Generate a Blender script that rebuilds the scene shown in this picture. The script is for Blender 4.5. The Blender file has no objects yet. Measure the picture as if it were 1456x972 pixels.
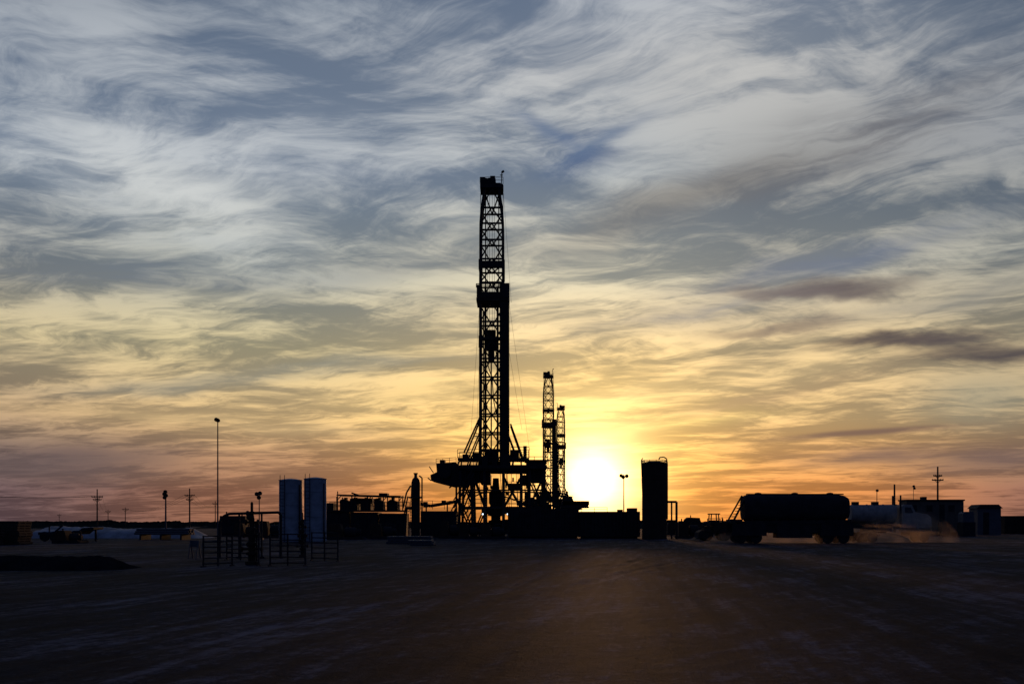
import bpy, math, random
import numpy as np
from mathutils import Vector, noise as mn
random.seed(7)
sc = bpy.context.scene
F = 1416.0; EYE = 1.7

# ------------------------------------------------------------------ materials
def mat(name, col, rough=0.7, metal=0.0, var=0.35, scale=1.5, bump=0.0, spec=0.2):
    m = bpy.data.materials.new(name); m.use_nodes = True
    nt = m.node_tree; b = nt.nodes['Principled BSDF']
    tc = nt.nodes.new('ShaderNodeTexCoord')
    n = nt.nodes.new('ShaderNodeTexNoise'); n.inputs['Scale'].default_value = scale
    n.inputs['Detail'].default_value = 5; n.inputs['Roughness'].default_value = .65
    nt.links.new(tc.outputs['Object'], n.inputs['Vector'])
    r = nt.nodes.new('ShaderNodeValToRGB')
    r.color_ramp.elements[0].position = .3; r.color_ramp.elements[1].position = .7
    r.color_ramp.elements[0].color = (*[c * (1 - var) for c in col], 1)
    r.color_ramp.elements[1].color = (*[min(1, c * (1 + var)) for c in col], 1)
    nt.links.new(n.outputs['Fac'], r.inputs['Fac'])
    nt.links.new(r.outputs['Color'], b.inputs['Base Color'])
    b.inputs['Roughness'].default_value = rough
    b.inputs['Metallic'].default_value = metal
    b.inputs['Specular IOR Level'].default_value = spec
    if bump:
        bp = nt.nodes.new('ShaderNodeBump'); bp.inputs['Strength'].default_value = bump
        nt.links.new(n.outputs['Fac'], bp.inputs['Height'])
        nt.links.new(bp.outputs['Normal'], b.inputs['Normal'])
    return m
steel = mat('dark_painted_steel', (.032, .032, .036), .75, spec=.1)
rust = mat('rusty_steel', (.055, .037, .028), .85, spec=.1)
paintw = mat('weathered_white_paint', (.36, .38, .41), .6, var=.3, scale=1.1)
paintg = mat('grey_paint', (.1, .105, .115), .7, var=.2)
paintt = mat('tan_siding', (.12, .1, .08), .8, var=.2)
galv = mat('galvanised_pipe', (.1, .1, .105), .7, var=.2, scale=6)
wood = mat('weathered_wood', (.08, .06, .045), .85, var=.4, scale=5, spec=.1)
rubber = mat('tyre_rubber', (.03, .03, .03), .9, spec=.1)
glass = mat('dark_glass', (.03, .035, .04), .2, var=.1, spec=.5)
liner = mat('pale_tarp', (.36, .35, .35), .7, var=.45, scale=.6, bump=.4)
scrub = mat('dry_scrub', (.04, .042, .03), .95, var=.5, scale=.2, spec=0)
dirt = mat('berm_dirt', (.022, .02, .02), .95, var=.4, scale=2, bump=.5, spec=0)
dusty = mat('dusty_cream_paint', (.36, .32, .28), .8, var=.3, scale=2)
lampm = bpy.data.materials.new('lit_lamp'); lampm.use_nodes = True
_b = lampm.node_tree.nodes['Principled BSDF']
_b.inputs['Emission Color'].default_value = (.75, .9, 1, 1); _b.inputs['Emission Strength'].default_value = 1.8

# ------------------------------------------------------------------ builders
class Obj:
    """A real object standing on the ground. Parts are drawn in elevation units (1 unit = d/F metres)."""
    def __init__(s, name, px, d, z=0.0):
        s.px = px; s.d = d; s.s = d / F; s.g = 745 + EYE * F / d
        e = bpy.data.objects.new(name, None); sc.collection.objects.link(e)
        e.location = ((px - 728) * s.s, d, 0); s.e = e
    def P(s, px, py, dy=0.0):
        return Vector(((px - s.px) * s.s, dy, (s.g - py) * s.s))
    def part(s, name, m): return Part(s, name, m)

class Part:
    def __init__(s, o, name, m): s.o = o; s.name = name; s.m = m; s.v = []; s.f = []
    def pt(s, p):
        if isinstance(p, Vector): return p
        return s.o.P(p[0], p[1], p[2] if len(p) > 2 else 0.0)
    def add(s, vs, fs):
        k = len(s.v); s.v += [tuple(v) for v in vs]; s.f += [tuple(i + k for i in f) for f in fs]
    def hexa(s, c):
        s.add(c, [(3, 2, 1, 0), (4, 5, 6, 7), (0, 1, 5, 4), (1, 2, 6, 5), (2, 3, 7, 6), (3, 0, 4, 7)])
    def mbox(s, x0, x1, y0, y1, z0, z1):
        s.hexa([Vector(c) for c in ((x0, y0, z0), (x1, y0, z0), (x1, y1, z0), (x0, y1, z0), (x0, y0, z1), (x1, y0, z1), (x1, y1, z1), (x0, y1, z1))])
    def box(s, a, b, top, bot, y0=-1.0, y1=1.0):
        p = s.o.P(a, bot); q = s.o.P(b, top); s.mbox(p.x, q.x, y0, y1, p.z, q.z); return s
    def prism(s, poly, y0, y1):
        n = len(poly); a = [s.o.P(x, y, y0) for x, y in poly]; b = [s.o.P(x, y, y1) for x, y in poly]
        s.add(a + b, [tuple(range(n)), tuple(range(2 * n - 1, n - 1, -1))] + [((i + 1) % n, i, n + i, n + (i + 1) % n) for i in range(n)]); return s
    def beam(s, p, q, w=.15, n=4, w2=None):
        p = s.pt(p); q = s.pt(q); d = (q - p)
        if d.length < 1e-5: return s
        d.normalize(); up = Vector((0, 0, 1)) if abs(d.z) < .9 else Vector((0, 1, 0))
        a = d.cross(up).normalized(); b = d.cross(a).normalized()
        w2 = w if w2 is None else w2; vs = []
        for c, r in ((p, w / 2), (q, w2 / 2)):
            for i in range(n):
                t = 2 * math.pi * (i + .5) / n; k = r * (1.414 if n == 4 else 1)
                vs.append(c + a * math.cos(t) * k + b * math.sin(t) * k)
        s.add(vs, [tuple(range(n)), tuple(range(2 * n - 1, n - 1, -1))] + [(i, n + i, n + (i + 1) % n, (i + 1) % n)[::-1] for i in range(n)]); return s
    def tube(s, p, q, d, d2=None, n=14): return s.beam(p, q, d, n, d2)
    def path(s, pts, w, n=8):
        for a, b in zip(pts[:-1], pts[1:]): s.beam(a, b, w, n)
        return s
    def lathe(s, c, prof, n=24, axis='Z'):
        c = s.pt(c); vs = []; fs = []
        for r, h in prof:
            for i in range(n):
                t = 2 * math.pi * i / n
                if axis == 'Z': vs.append(c + Vector((r * math.cos(t), r * math.sin(t), h)))
                elif axis == 'X': vs.append(c + Vector((h, r * math.cos(t), r * math.sin(t))))
                else: vs.append(c + Vector((r * math.cos(t), h, r * math.sin(t))))
        for j in range(len(prof) - 1):
            for i in range(n):
                k = (i + 1) % n; fs.append((j * n + i, j * n + k, j * n + n + k, j * n + n + i))
        fs.append(tuple(range(n))[::-1]); m = (len(prof) - 1) * n; fs.append(tuple(range(m, m + n)))
        s.add(vs, fs); return s
    def rail(s, a, b, h=1.05, w=.05, gap=1.5):
        a = s.pt(a); b = s.pt(b); k = max(1, int((b - a).length / gap))
        for z in (h, h * .55): s.beam(a + Vector((0, 0, z)), b + Vector((0, 0, z)), w)
        for i in range(k + 1):
            p = a.lerp(b, i / k); s.beam(p, p + Vector((0, 0, h)), w)
        return s
    def done(s, smooth=False):
        me = bpy.data.meshes.new(s.name); me.from_pydata(s.v, [], s.f); me.validate(); me.update()
        if smooth:
            for p in me.polygons: p.use_smooth = True
            try: me.set_sharp_from_angle(angle=math.radians(40))
            except Exception: pass
        me.materials.append(s.m)
        ob = bpy.data.objects.new(s.name, me); sc.collection.objects.link(ob); ob.parent = s.o.e
        return ob

def lattice(part, xc, levels, wl, wg, wb, yc=0, style='K'):
    def C(l, i):
        sx = (-1, 1, 1, -1)[i]; sy = (-1, -1, 1, 1)[i]
        return Vector((xc + sx * l[1], yc + sy * l[2], l[0]))
    for j, l in enumerate(levels):
        for i in range(4):
            part.beam(C(l, i), C(l, (i + 1) % 4), wg)
        if j + 1 < len(levels):
            m = levels[j + 1]
            for i in range(4):
                part.beam(C(l, i), C(m, i), wl)
                a, b, c, d = C(l, i), C(l, (i + 1) % 4), C(m, i), C(m, (i + 1) % 4)
                if i in (1, 3):
                    part.beam(*((a, d) if j % 2 else (b, c)), wb)
                else:
                    if i == 0: mid = (a + b) / 2; part.beam(mid, c, wb); part.beam(mid, d, wb)
                    else: mid = (c + d) / 2; part.beam(mid, a, wb); part.beam(mid, b, wb)

# ------------------------------------------------------------------ main drilling rig
def rig(px, d, full=True, mirror=1, name='drilling_rig'):
    R = Obj(name, px, d)
    S = 0.09605
    def X(p): return (p - 699) * S * mirror
    def Z(p): return (762.7 - p) * S
    def V(p, q, y=0): return Vector((X(p), y, Z(q)))
    def bx(pt, a, b, t, u, y0, y1):
        x0, x1 = sorted((X(a), X(b))); pt.mbox(x0, x1, y0, y1, Z(u), Z(t))
    def vprism(pt, poly, y0, y1):
        pp = [V(a, q, y0) for a, q in poly]; qq = [V(a, q, y1) for a, q in poly]; n = len(poly)
        pt.add(pp + qq, [tuple(range(n)), tuple(range(2 * n - 1, n - 1, -1))] + [((i + 1) % n, i, n + i, n + (i + 1) % n) for i in range(n)])
    m = R.part('mast', steel)
    lv = [(272, .95), (300, 1.35), (322, 1.5), (345, 1.52), (372, 1.52), (384, 1.52), (405, 1.55), (433, 1.55), (460, 1.55), (486, 1.55), (512, 1.55), (538, 1.55), (564, 1.55), (590, 1.55), (616, 1.6), (640, 1.6), (664, 1.6)]
    L = [(Z(a), b, 1.1 if a < 300 else 1.5) for a, b in lv]
    lattice(m, X(699.5), L, .34, .22, .17)
    m.beam(V(684, 272, -1.2), V(684, 405, -1.6), .06); m.beam(V(715.5, 272, -1.2), V(715.5, 405, -1.6), .08)
    for x, w_ in ((690, .16), (709, .14)): m.beam(V(x, 275, 1.4), V(x, 405, 1.5), w_)
    m.done()
    c = R.part('crown_block', steel)
    bx(c, 683, 715.5, 267, 272, -1.6, 1.6); bx(c, 686, 712, 263, 267, -.9, .9)
    for x in (690, 696, 702): c.lathe(V(x, 260), [(.2, -.3), (.62, -.25), (.62, .25), (.2, .3)], 16, 'Y' if x < 700 else 'X')
    bx(c, 683, 690, 254, 262, -.5, .5); bx(c, 697, 704, 251, 258, -.3, .3); bx(c, 709, 713, 262, 267, -.4, .4)
    c.beam(V(713, 268), V(713.5, 244), .12); c.beam(V(713.5, 245), V(716.5, 243), .25); c.beam(V(711, 249), V(715, 249), .1)
    c.rail(V(683, 267, -1.6), V(715.5, 267, -1.6), .9, .06); c.rail(V(683, 267, 1.6), V(715.5, 267, 1.6), .9, .06)
    c.done()
    b = R.part('racking_board', steel)
    bx(b, 678, 724, 428, 432, -2.2, 2.4); bx(b, 678.5, 683, 410, 428, -2.2, 2.3); bx(b, 713, 724.5, 408, 428, -2.3, 2.3)
    bx(b, 683, 713, 414, 428, 1.6, 1.8); bx(b, 683, 713, 420, 428, -2.25, -2.1)
    b.rail(V(678, 414, -2.2), V(724, 414, -2.2), .5, .1)
    for i in range(8): b.beam(V(684 + i * 4, 430, -2.2), V(684 + i * 4, 430, 1.5), .09)
    bx(b, 684, 716, 375, 384, -1.7, -1.55); bx(b, 681, 686, 373, 386, -1.8, 1.2); bx(b, 714, 718, 374, 402, -1.8, -.6)
    bx(b, 683, 717, 482, 486, -1.75, -1.6); bx(b, 681, 687, 480, 496, -1.7, -1); b.done()
    p = R.part('racked_drill_pipe', steel)
    for i in range(11):
        for j in range(3):
            x = 711.4 + i * 1.2 + random.uniform(-.2, .2); y = -2 + j * .8
            p.beam(V(x, 412 + random.uniform(-4, 3), y), V(x + random.uniform(-.3, .5), 664, y), .15, 6)
    p.done()
    t = R.part('top_drive', steel)
    bx(t, 692, 705, 470, 482, -.7, .7); bx(t, 690, 707, 482, 498, -.8, .6); bx(t, 694, 703, 498, 514, -.5, .5)
    for x in (693.5, 696, 700, 703): t.beam(V(x, 266), V(x, 470), .05, 5)
    t.beam(V(698.5, 514), V(698.5, 664), .2, 8)
    for x in (690, 707.5): t.beam(V(x, 405, .9), V(x, 664, .9), .3)
    t.beam(V(687.3, 440, 1), V(687.3, 664, 1), .16, 8)
    t.path([V(704, 492, -.9), V(708, 520, -1), V(709, 560, -1), V(706, 590, -1), V(702, 570, -.9), V(700, 540, -.8), V(688, 500, -.6), V(687, 440, -.6)], .14)
    for y in (545, 575, 603, 630): bx(t, 687, 693, y, y + 6, .2, 1)
    bx(t, 690, 708, 640, 664, -.8, .8); t.done()
    w = R.part('guy_wires', steel)
    for a, q in (((682, 432), (668, 640)), ((724, 432), (753, 640)), ((716, 275), (727, 430)), ((683, 275), (681, 590)), ((684, 440), (676, 660)), ((724, 500), (742, 610))):
        w.beam(V(*a), V(*q), .03, 5)
    w.done()
    f = R.part('drill_floor', steel)
    bx(f, 654, 776, 664, 668.5, -5, 5); bx(f, 664, 752, 668.5, 671, -4.8, 4.8)
    bx(f, 684, 726, 654, 664, 3, 3.2); bx(f, 686, 694, 650, 664, -3, -1); bx(f, 712, 726, 648, 664, -2.6, 2.6); bx(f, 700, 707, 656, 664, -2, -1)
    for y in (-5, 5): f.rail(V(654, 664, y), V(776, 664, y), 1.1, .07)
    bx(f, 652, 686, 652, 655, -2.5, 2.5); bx(f, 725, 752, 652, 655, -2.5, 2.5)
    for y in (-2.5, 2.5):
        f.rail(V(652, 652, y), V(684, 652, y), 1.1, .07); f.rail(V(726, 652, y), V(752, 652, y), 1.4, .07, 1.0)
        for x in (655, 668, 680, 730, 741, 750): f.beam(V(x, 655, y), V(x + random.uniform(-4, 4), 664, y), .18)
        f.beam(V(683, 594, y * .6), V(661, 645, y), .22); f.beam(V(683, 615, y * .6), V(668, 652, y), .14)
        f.beam(V(726, 604, y * .6), V(743, 652, y), .22); f.beam(V(724, 622, y * .6), V(735, 652, y), .14)
        f.beam(V(674, 618, y * .8), V(684, 618, y * .8), .12)
    bx(f, 725, 738, 640, 652, -1, 1); bx(f, 672, 682, 643, 652, 0, 1.5); bx(f, 658, 666, 646, 652, -1, 1); bx(f, 744, 749, 634, 652, -.5, .5)
    f.done()
    s = R.part('substructure', steel)
    for y in (-4.5, -1.5, 1.5, 4.5):
        for a, q in ((657, 655), (672, 674), (690, 690), (716, 716), (741, 741), (752, 752), (772, 774)):
            if abs(y) > 2 or a in (690, 716): s.beam(V(a, 671, y), V(q, 762.7, y), .35)
        if abs(y) > 2:
            for a, q in ((657, 674), (674, 657), (674, 690), (716, 741), (741, 716), (752, 772), (772, 752)):
                s.beam(V(a, 678, y), V(q, 722, y), .2); s.beam(V(q, 722, y), V(a, 760, y), .2)
            s.beam(V(655, 722, y), V(776, 722, y), .3); s.beam(V(652, 756, y), V(778, 756, y), .5)
            s.beam(V(655, 698, y), V(776, 698, y), .2)
    s.rail(V(655, 722, -4.6), V(690, 722, -4.6), 1.1, .07); s.rail(V(716, 722, -4.6), V(776, 722, -4.6), 1.1, .07); s.rail(V(716, 698, -4.6), V(776, 698, -4.6), 1.1, .07)
    bx(s, 684, 698, 674, 688, -4, 4); bx(s, 722, 742, 688, 695, -3, 3); bx(s, 657, 670, 680, 688, 0, 3)
    bx(s, 655, 690, 742, 757, -3, 3); bx(s, 716, 750, 738, 757, -3, 3); bx(s, 697, 714, 700, 722, -1.2, 1.2)
    s.path([V(690, 700, -3), V(676, 706, -3), V(664, 730, -3), V(640, 735, -3)], .2); s.path([V(716, 706, -3), V(735, 712, -3), V(748, 735, -3), V(776, 738, -3)], .2)
    for i in range(26):
        x = random.uniform(656, 770); y = random.uniform(676, 745); bx(s, x, x + random.uniform(2, 7), y, y + random.uniform(2, 8), random.uniform(-4, 0), random.uniform(.5, 3))
    for i in range(14):
        x = random.uniform(656, 772); s.beam(V(x, 672, -4.7), V(x + random.uniform(-6, 6), random.uniform(715, 756), -4.7), .08, 6)
    s.done()
    bo = R.part('blowout_preventer', rust)
    bo.lathe(V(705, 762.7), [(.9, 0), (.9, .5), (.6, .55), (.6, 1.2), (1, 1.25), (1, 2.2), (.65, 2.3), (.65, 2.8), (1.1, 2.9), (1.1, 4), (.7, 4.2), (.95, 4.6), (.95, 6), (.5, 6.5), (.4, 8)], 18)
    for z in (1.7, 3.4): bo.tube(Vector((X(705) - 1.9, 0, z)), Vector((X(705) + 1.9, 0, z)), .6)
    bo.done(True)
    dw = R.part('drawworks', steel)
    vprism(dw, [(622, 660), (649, 658), (656, 664), (662, 690), (646, 692), (615, 684), (614, 676), (623, 672)], -2.5, 2.5)
    vprism(dw, [(656, 669.5), (684, 669.5), (684, 684), (662, 690)], -3.4, 3.4)
    dw.lathe(V(634, 672, -2.7), [(.9, -.3), (.9, .3)], 16, 'Y'); dw.rail(V(622, 660, -2.5), V(650, 658, -2.5), .6, .06, .8)
    bx(dw, 626, 633, 654, 660, -1, 1); dw.beam(V(615, 684, -2), V(610, 680, -2), .15); dw.beam(V(618, 673, -2), V(612, 664, -2), .12)
    dw.beam(V(662, 676, -2), V(640, 694, -2), .2); dw.beam(V(650, 692, -2), V(650, 756, -2), .25); dw.beam(V(650, 706, -2), V(660, 740, -2), .2)
    dw.done()
    dh = R.part('doghouse', steel)
    bx(dh, 748, 775, 657, 686, -3.4, 1.5); bx(dh, 746, 777, 655.5, 657, -3.6, 1.7); bx(dh, 752, 758, 668, 686, -3.46, -3.42)
    bx(dh, 762, 772, 664, 673, -3.46, -3.42); bx(dh, 742, 750, 676, 690, -2, 1); dh.done()
    st = R.part('stairways', steel)
    for a, q, y in (((770, 690), (788, 722), -5.4), ((676, 676), (648, 722), -5.4), ((652, 722), (632, 762), -5.6)):
        for dy in (0, 1): st.beam(V(*a, y + dy), V(*q, y + dy), .2); st.beam(V(a[0], a[1] - 10, y + dy), V(q[0], q[1] - 10, y + dy), .07)
        for i in range(12):
            r = i / 11; c0 = V(a[0] + (q[0] - a[0]) * r, a[1] + (q[1] - a[1]) * r, y); st.beam(c0, c0 + Vector((0, 1, 0)), .12)
            if i % 3 == 0: st.beam(c0, c0 + Vector((0, 0, .95)), .06)
    st.done()
    if full:
        for x in (688, 722):
            l = R.part('work_light', lampm); p0 = V(x, 731, -5.3); l.lathe(p0, [(.05, -.1), (.12, -.05), (.12, .05), (.05, .1)], 12, 'Y'); l.done()
    return R
rig(699, 136)
rig(779.5, 309, full=False)
rig(797.5, 396, full=False, mirror=-1)

# ------------------------------------------------------------------ mud tanks (left of rig)
O = Obj('mud_tank_system', 530, 132)
p = O.part('tanks', steel)
for a, b in ((466, 500), (502, 540), (542, 578), (600, 650)): p.box(a, b, 728 + random.uniform(-2, 2), O.g, -2, 2)
for x in range(468, 648, 5): p.beam((x, 730, -2.06), (x, 760, -2.06), .12)
p.done()
p = O.part('deck_and_rails', steel)
p.box(464, 580, 725, 727, -2.3, 2.3)
for y in (-2.3, 2.3): p.rail((464, 725, y), (580, 725, y), 1.1, .06)
p.rail((600, 724, -2), (650, 724, -2), 1.1, .06); p.done()
p = O.part('shale_shakers', steel)
for x in (486, 500, 515, 534, 553):
    h = random.uniform(0, 4); w = random.uniform(10, 15)
    p.prism([(x, 725), (x, 713 - h), (x + 4, 710 - h * .5), (x + w - 1, 713), (x + w, 725)], -1.6, 1.4)
    p.box(x + 4, x + 8, 707, 713, -.5, .4)
p.box(466, 476, 715, 725, -1, 1); p.box(508, 530, 708, 716, -.5, 1.6); p.done()
p = O.part('roof_canopy', steel)
p.prism([(482, 704.5), (484, 703), (572, 705), (572, 707)], -2.4, 2.4)
for x in (483, 504, 526, 548, 570):
    for y in (-2.2, 2.2): p.beam((x, 706, y), (x, 725, y), .14)
    p.beam((x, 712, -2.2), (x + 6, 705, -2.2), .1)
p.beam((480, 698), (480, 725), .12); p.beam((498, 700, 1), (510, 704, 1), .2); p.box(540, 552, 701, 704, -1, 1); p.done()
p = O.part('flow_line', steel)
p.path([(598, 716), (612, 719), (630, 716), (652, 712)], .45); p.path([(606, 716), (606, 728)], .2); p.path([(636, 715), (636, 730)], .2)
p.box(628, 634, 711, 717, -.4, .4); p.box(602, 608, 713, 721, -.5, .5); p.done()

O = Obj('mud_gas_separator', 590, 130)
p = O.part('vessel', steel); w = 6.2 * O.s; z = lambda q: (O.g - q) * O.s
p.lathe((591, O.g), [(w * .9, 0), (w, .3), (w, z(686)), (w * .8, z(681)), (w * .35, z(678)), (w * .35, z(674)), (w * .5, z(673.5)), (w * .5, z(672))], 20); p.done(True)
p = O.part('piping_and_ladder', steel)
p.path([(596, 676), (600, 679), (600, 730)], .2); p.path([(584, 690), (578, 700), (573, 722)], .22)
for y in (-.9,): p.beam((586, 690, y), (583, 760, y), .07); p.beam((590, 690, y), (588, 760, y), .07)
for i in range(16): p.beam((586 - i * .19, 692 + i * 4, -.9), (590 - i * .13, 692 + i * 4, -.9), .05)
p.box(577, 585, 720, 724, -1, 1); p.beam((578, 724), (576, 762), .25); p.beam((568, 762), (580, 705), .16); p.box(582, 600, 706, 708, -1, 1); p.done()

# ------------------------------------------------------------------ tanks right of rig
O = Obj('steel_mud_tank', 770, 124)
p = O.part('shell', steel); p.box(722, 822, 723, O.g - 2, -1.5, 1.5); p.box(724, 820, O.g - 2, O.g, -1.2, 1.2)
for i in range(25): p.box(723 + i * 4, 725 + i * 4, 724, O.g - 3, -1.58, -1.503)
p.done()
p = O.part('top_rails', steel); p.rail((722, 723, -1.4), (780, 723, -1.4), 1., .06); p.box(800, 837, 712, 718, -1, 1); p.prism([(797, 722), (801, 706), (812, 706), (815, 712), (834, 713), (837, 722)], -1, 1)
p.beam((806, 706), (806, 698), .3); p.done()
O = Obj('steel_mud_tank', 865, 122)
p = O.part('shell', steel); p.box(823.5, 908, 727, O.g - 2, -1.4, 1.4); p.box(826, 905, O.g - 2, O.g, -1.1, 1.1)
for i in range(17): p.box(825 + i * 5, 828 + i * 5, 729, O.g - 3, -1.48, -1.403)
p.done()
p = O.part('hatches', steel); p.box(878, 885, 724, 727, -.5, .5); p.box(892, 905, 722, 727, -.8, .8); p.rail((826, 727, -1.3), (862, 727, -1.3), .5, .05); p.done()

# ------------------------------------------------------------------ floodlight masts
def flood(px, d, top, heads, base_w=.16, nm='floodlight_mast', k=1.0):
    O = Obj(nm, px, d); p = O.part('mast', galv)
    p.tube((px, O.g), (px, top), base_w, base_w * .6, 10); p.mbox(-.4, .4, -.4, .4, 0, .2); p.done(True)
    h = O.part('lamp_heads', steel)
    for dx, dy in heads:
        c = O.P(px + dx, top + dy); h.beam(O.P(px, top + dy + 1), c, .08)
        h.lathe(c, [(.12 * k, .15), (.26 * k, .05), (.3 * k, -.2), (.26 * k, -.26)], 12, 'Y')
    h.done()
flood(309.5, 95, 595, [(-1.5, 1.5), (.8, 2.5)], k=.65)
flood(887, 140, 674, [(-4, 2), (4, 2.5), (-1, 4)], .2, k=.9)
flood(235.5, 120, 699, [(0, 0), (-1.5, 3), (1, 5), (-1, 8)], .25, k=.8)
flood(368.5, 110, 701, [(-3, 1), (1.5, 0), (0, 6)], .15, k=.8)
flood(1247, 150, 697, [(0, 0)], .16, k=.7)
flood(1299, 170, 690, [(0, 1), (1, 4)], .12, k=.7)

# ------------------------------------------------------------------ utility poles
def upole(px, d, top, arms=((4, 6), (9, 7)), lean=0):
    O = Obj('utility_pole', px, d); p = O.part('pole', wood)
    p.tube((px, O.g), (px + lean, top), .5, .34, 10); p.done(True)
    q = O.part('crossarms', wood)
    for dy, hw in arms:
        q.beam((px - hw + lean, top + dy), (px + hw + lean, top + dy), .28)
        for x in (-hw, -hw * .5, hw * .5, hw): q.beam((px + x * .95 + lean, top + dy), (px + x * .95 + lean, top + dy - 1.5), .2, 6)
        q.beam((px + hw * .6 + lean, top + dy), (px + lean, top + dy + 4), .1)
        q.beam((px - hw * .6 + lean, top + dy), (px + lean, top + dy + 4), .1)
    q.done(); return O
upole(138, 330, 695, ((11, 8), (15, 6))); upole(153.5, 620, 724, ((3, 4),)); upole(178, 560, 721, ((3, 4.5),))
upole(269.5, 310, 694, ((10, 7), (16, 5))); upole(306, 520, 712, ((4, 4),)); upole(84, 900, 730, ((2, 3),))
upole(1333.5, 230, 663, ((13, 6), (19, 8))); upole(1272, 210, 688, ((30, 3),)); upole(1181, 800, 729, ((2, 3),))
O = Obj('power_line', 200, 400); p = O.part('conductors', steel)
def sag(a, b, s=3, w=.05):
    a = Vector(a) - O.e.location; b = Vector(b) - O.e.location
    pts = [a.lerp(b, i / 14) - Vector((0, 0, s * 4 * (i / 14) * (1 - i / 14))) for i in range(15)]; p.path(pts, w, 4)
def W(px, py, d): return ((px - 728) * d / F, d, EYE + (745 - py) * d / F)
for dx in (-7, 0, 7):
    sag(W(138 + dx, 705, 330), W(153.5 + dx * .5, 726, 620)); sag(W(269.5 + dx, 703, 310), W(306 + dx * .5, 715, 520)); sag(W(138 + dx, 705, 330), W(-180 + dx, 690, 240), 1.5)
    sag(W(269.5 + dx, 703, 310), W(178 + dx * .5, 723, 560))
p.done()

# ------------------------------------------------------------------ storage tanks
def vtank(px, d, x0, x1, top, m, nm, n=32):
    O = Obj(nm, px, d); p = O.part('shell', m); r = (x1 - x0) / 2 * O.s; h = (O.g - top) * O.s; c = (x0 + x1) / 2
    prof = [(r, 0)]
    k = 5
    for i in range(1, k):
        zz = h * .96 * i / k; prof += [(r, zz - .03), (r + .03, zz - .02), (r + .03, zz + .02), (r, zz + .03)]
    prof += [(r, h * .965), (r + .05, h * .966), (r + .05, h * .975), (r * .95, h * .978), (r * .5, h * .993), (.12, h)]
    p.lathe((c, O.g), prof, n); p.done(True); return O, c, r, h
for a, b, t in ((397, 429.5, 680), (432.5, 464, 678)):
    O, c, r, h = vtank((a + b) / 2, 100, a, b, t, paintw, 'storage_tank')
    p = O.part('ladder_and_rails', steel)
    for dx in (-.22, .22): p.beam(Vector((dx - r * .5, -r * 1.02, 0)), Vector((dx - r * .5, -r * 1.02, h + .3)), .05)
    for i in range(18): p.beam(Vector((-.22 - r * .5, -r * 1.02, i * h / 18)), Vector((.22 - r * .5, -r * 1.02, i * h / 18)), .04)
    p.tube(Vector((r * .9, -r * .6, 0)), Vector((r * .9, -r * .6, h * .9)), .12); p.done()
O, c, r, h = vtank(930.5, 115, 913, 948, 655, rust, 'storage_silo')
p = O.part('top_rail_and_vent', steel)
for i in range(12):
    t = math.tau * i / 12; t2 = math.tau * (i + 1) / 12
    p.rail(Vector((r * math.cos(t), r * math.sin(t), h * .975)), Vector((r * math.cos(t2), r * math.sin(t2), h * .975)), .28, .05, 3)
p.path([(937, 653), (938, 650), (944, 649.5), (948, 652), (949, 660), (949, 738)], .14)
p.path([(913.5, 700), (912, 654), (914, 651)], .12)
p.path([(949, 713), (962, 713), (962, O.g)], .28); p.path([(955, 713), (955, O.g)], .2); p.beam((949, 740), (962, 740), .2); p.done()

# ------------------------------------------------------------------ bulk tank trailer
def wheel(p, c, r=.52, w=.3):
    p.lathe(c, [(r * .5, -w * .4), (r * .55, -w / 2), (r * .93, -w / 2), (r, -w * .35), (r, w * .35), (r * .93, w / 2), (r * .55, w / 2), (r * .5, w * .4)], 20, 'Y')
O = Obj('bulk_tank_trailer', 1125, 90); g = O.g; s = O.s
p = O.part('tank', steel); cz = (g - 722) * s; r = 19 * s
x0 = (1056 - 1125) * s; x1 = (1205 - 1125) * s; k0 = len(p.v)
p.lathe(Vector((0, 0, 0)), [(.1, x0 - .05), (r * .85, x0), (r * .96, x0 + .2), (r, x0 + .5), (r, x0 + 2), (r + .04, x0 + 2.02), (r + .04, x0 + 2.1), (r, x0 + 2.12), (r, x0 + 5), (r + .04, x0 + 5.02), (r + .04, x0 + 5.1), (r, x0 + 5.12), (r, x1 - .9), (r * .95, x1 - .45), (r * .78, x1 - .08), (.1, x1 + .05)], 40, 'X')
q_ = []
for x, y, z_ in p.v[k0:]:
    rr_ = math.hypot(y, z_); c_, s_ = (y / rr_, z_ / rr_); e_ = .72
    q_.append((x, rr_ * math.copysign(abs(c_) ** e_, c_), cz + rr_ * math.copysign(abs(s_) ** e_, s_)))
p.v[k0:] = q_; p.done(True)
p = O.part('hoppers_and_frame', steel)
for x in (1078, 1104, 1130, 1156, 1182): p.lathe(Vector(((x - 1125) * s, 0, cz - r * 1.5)), [(.15, -.2), (.2, 0), (r * .8, r * .6)], 16)
for y in (-.9, .9): p.beam((1050, 743, y), (1205, 741, y), .34)
for x in (1066, 1100, 1140, 1185): p.beam((x, 742, -.9), (x, 722, -.9), .15); p.beam((x, 742, .9), (x, 722, .9), .15)
p.box(1062, 1198, 701.6, 703, -.35, .35)
for x in (1078, 1130, 1180): p.lathe((x, 703), [(.3, -.05), (.3, .15), (.1, .2)], 12)
p.beam((1060, 704, -.5), (1040, 740, -.9), .14); p.beam((1057, 704, .5), (1038, 740, .9), .14)
for i in range(9): p.beam((1059 - i * 2.2, 706 + i * 4, -.5 - i * .05), (1059 - i * 2.2, 706 + i * 4, .5 + i * .05), .06)
p.box(1085, 1162, 742, 757, -1, 1); p.box(1100, 1150, 745, 764, -1.1, .2)
p.beam((1165, 742, -.7), (1165, g, -.7), .18); p.box(1036, 1052, 738, 742, -1.1, 1.1)
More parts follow.
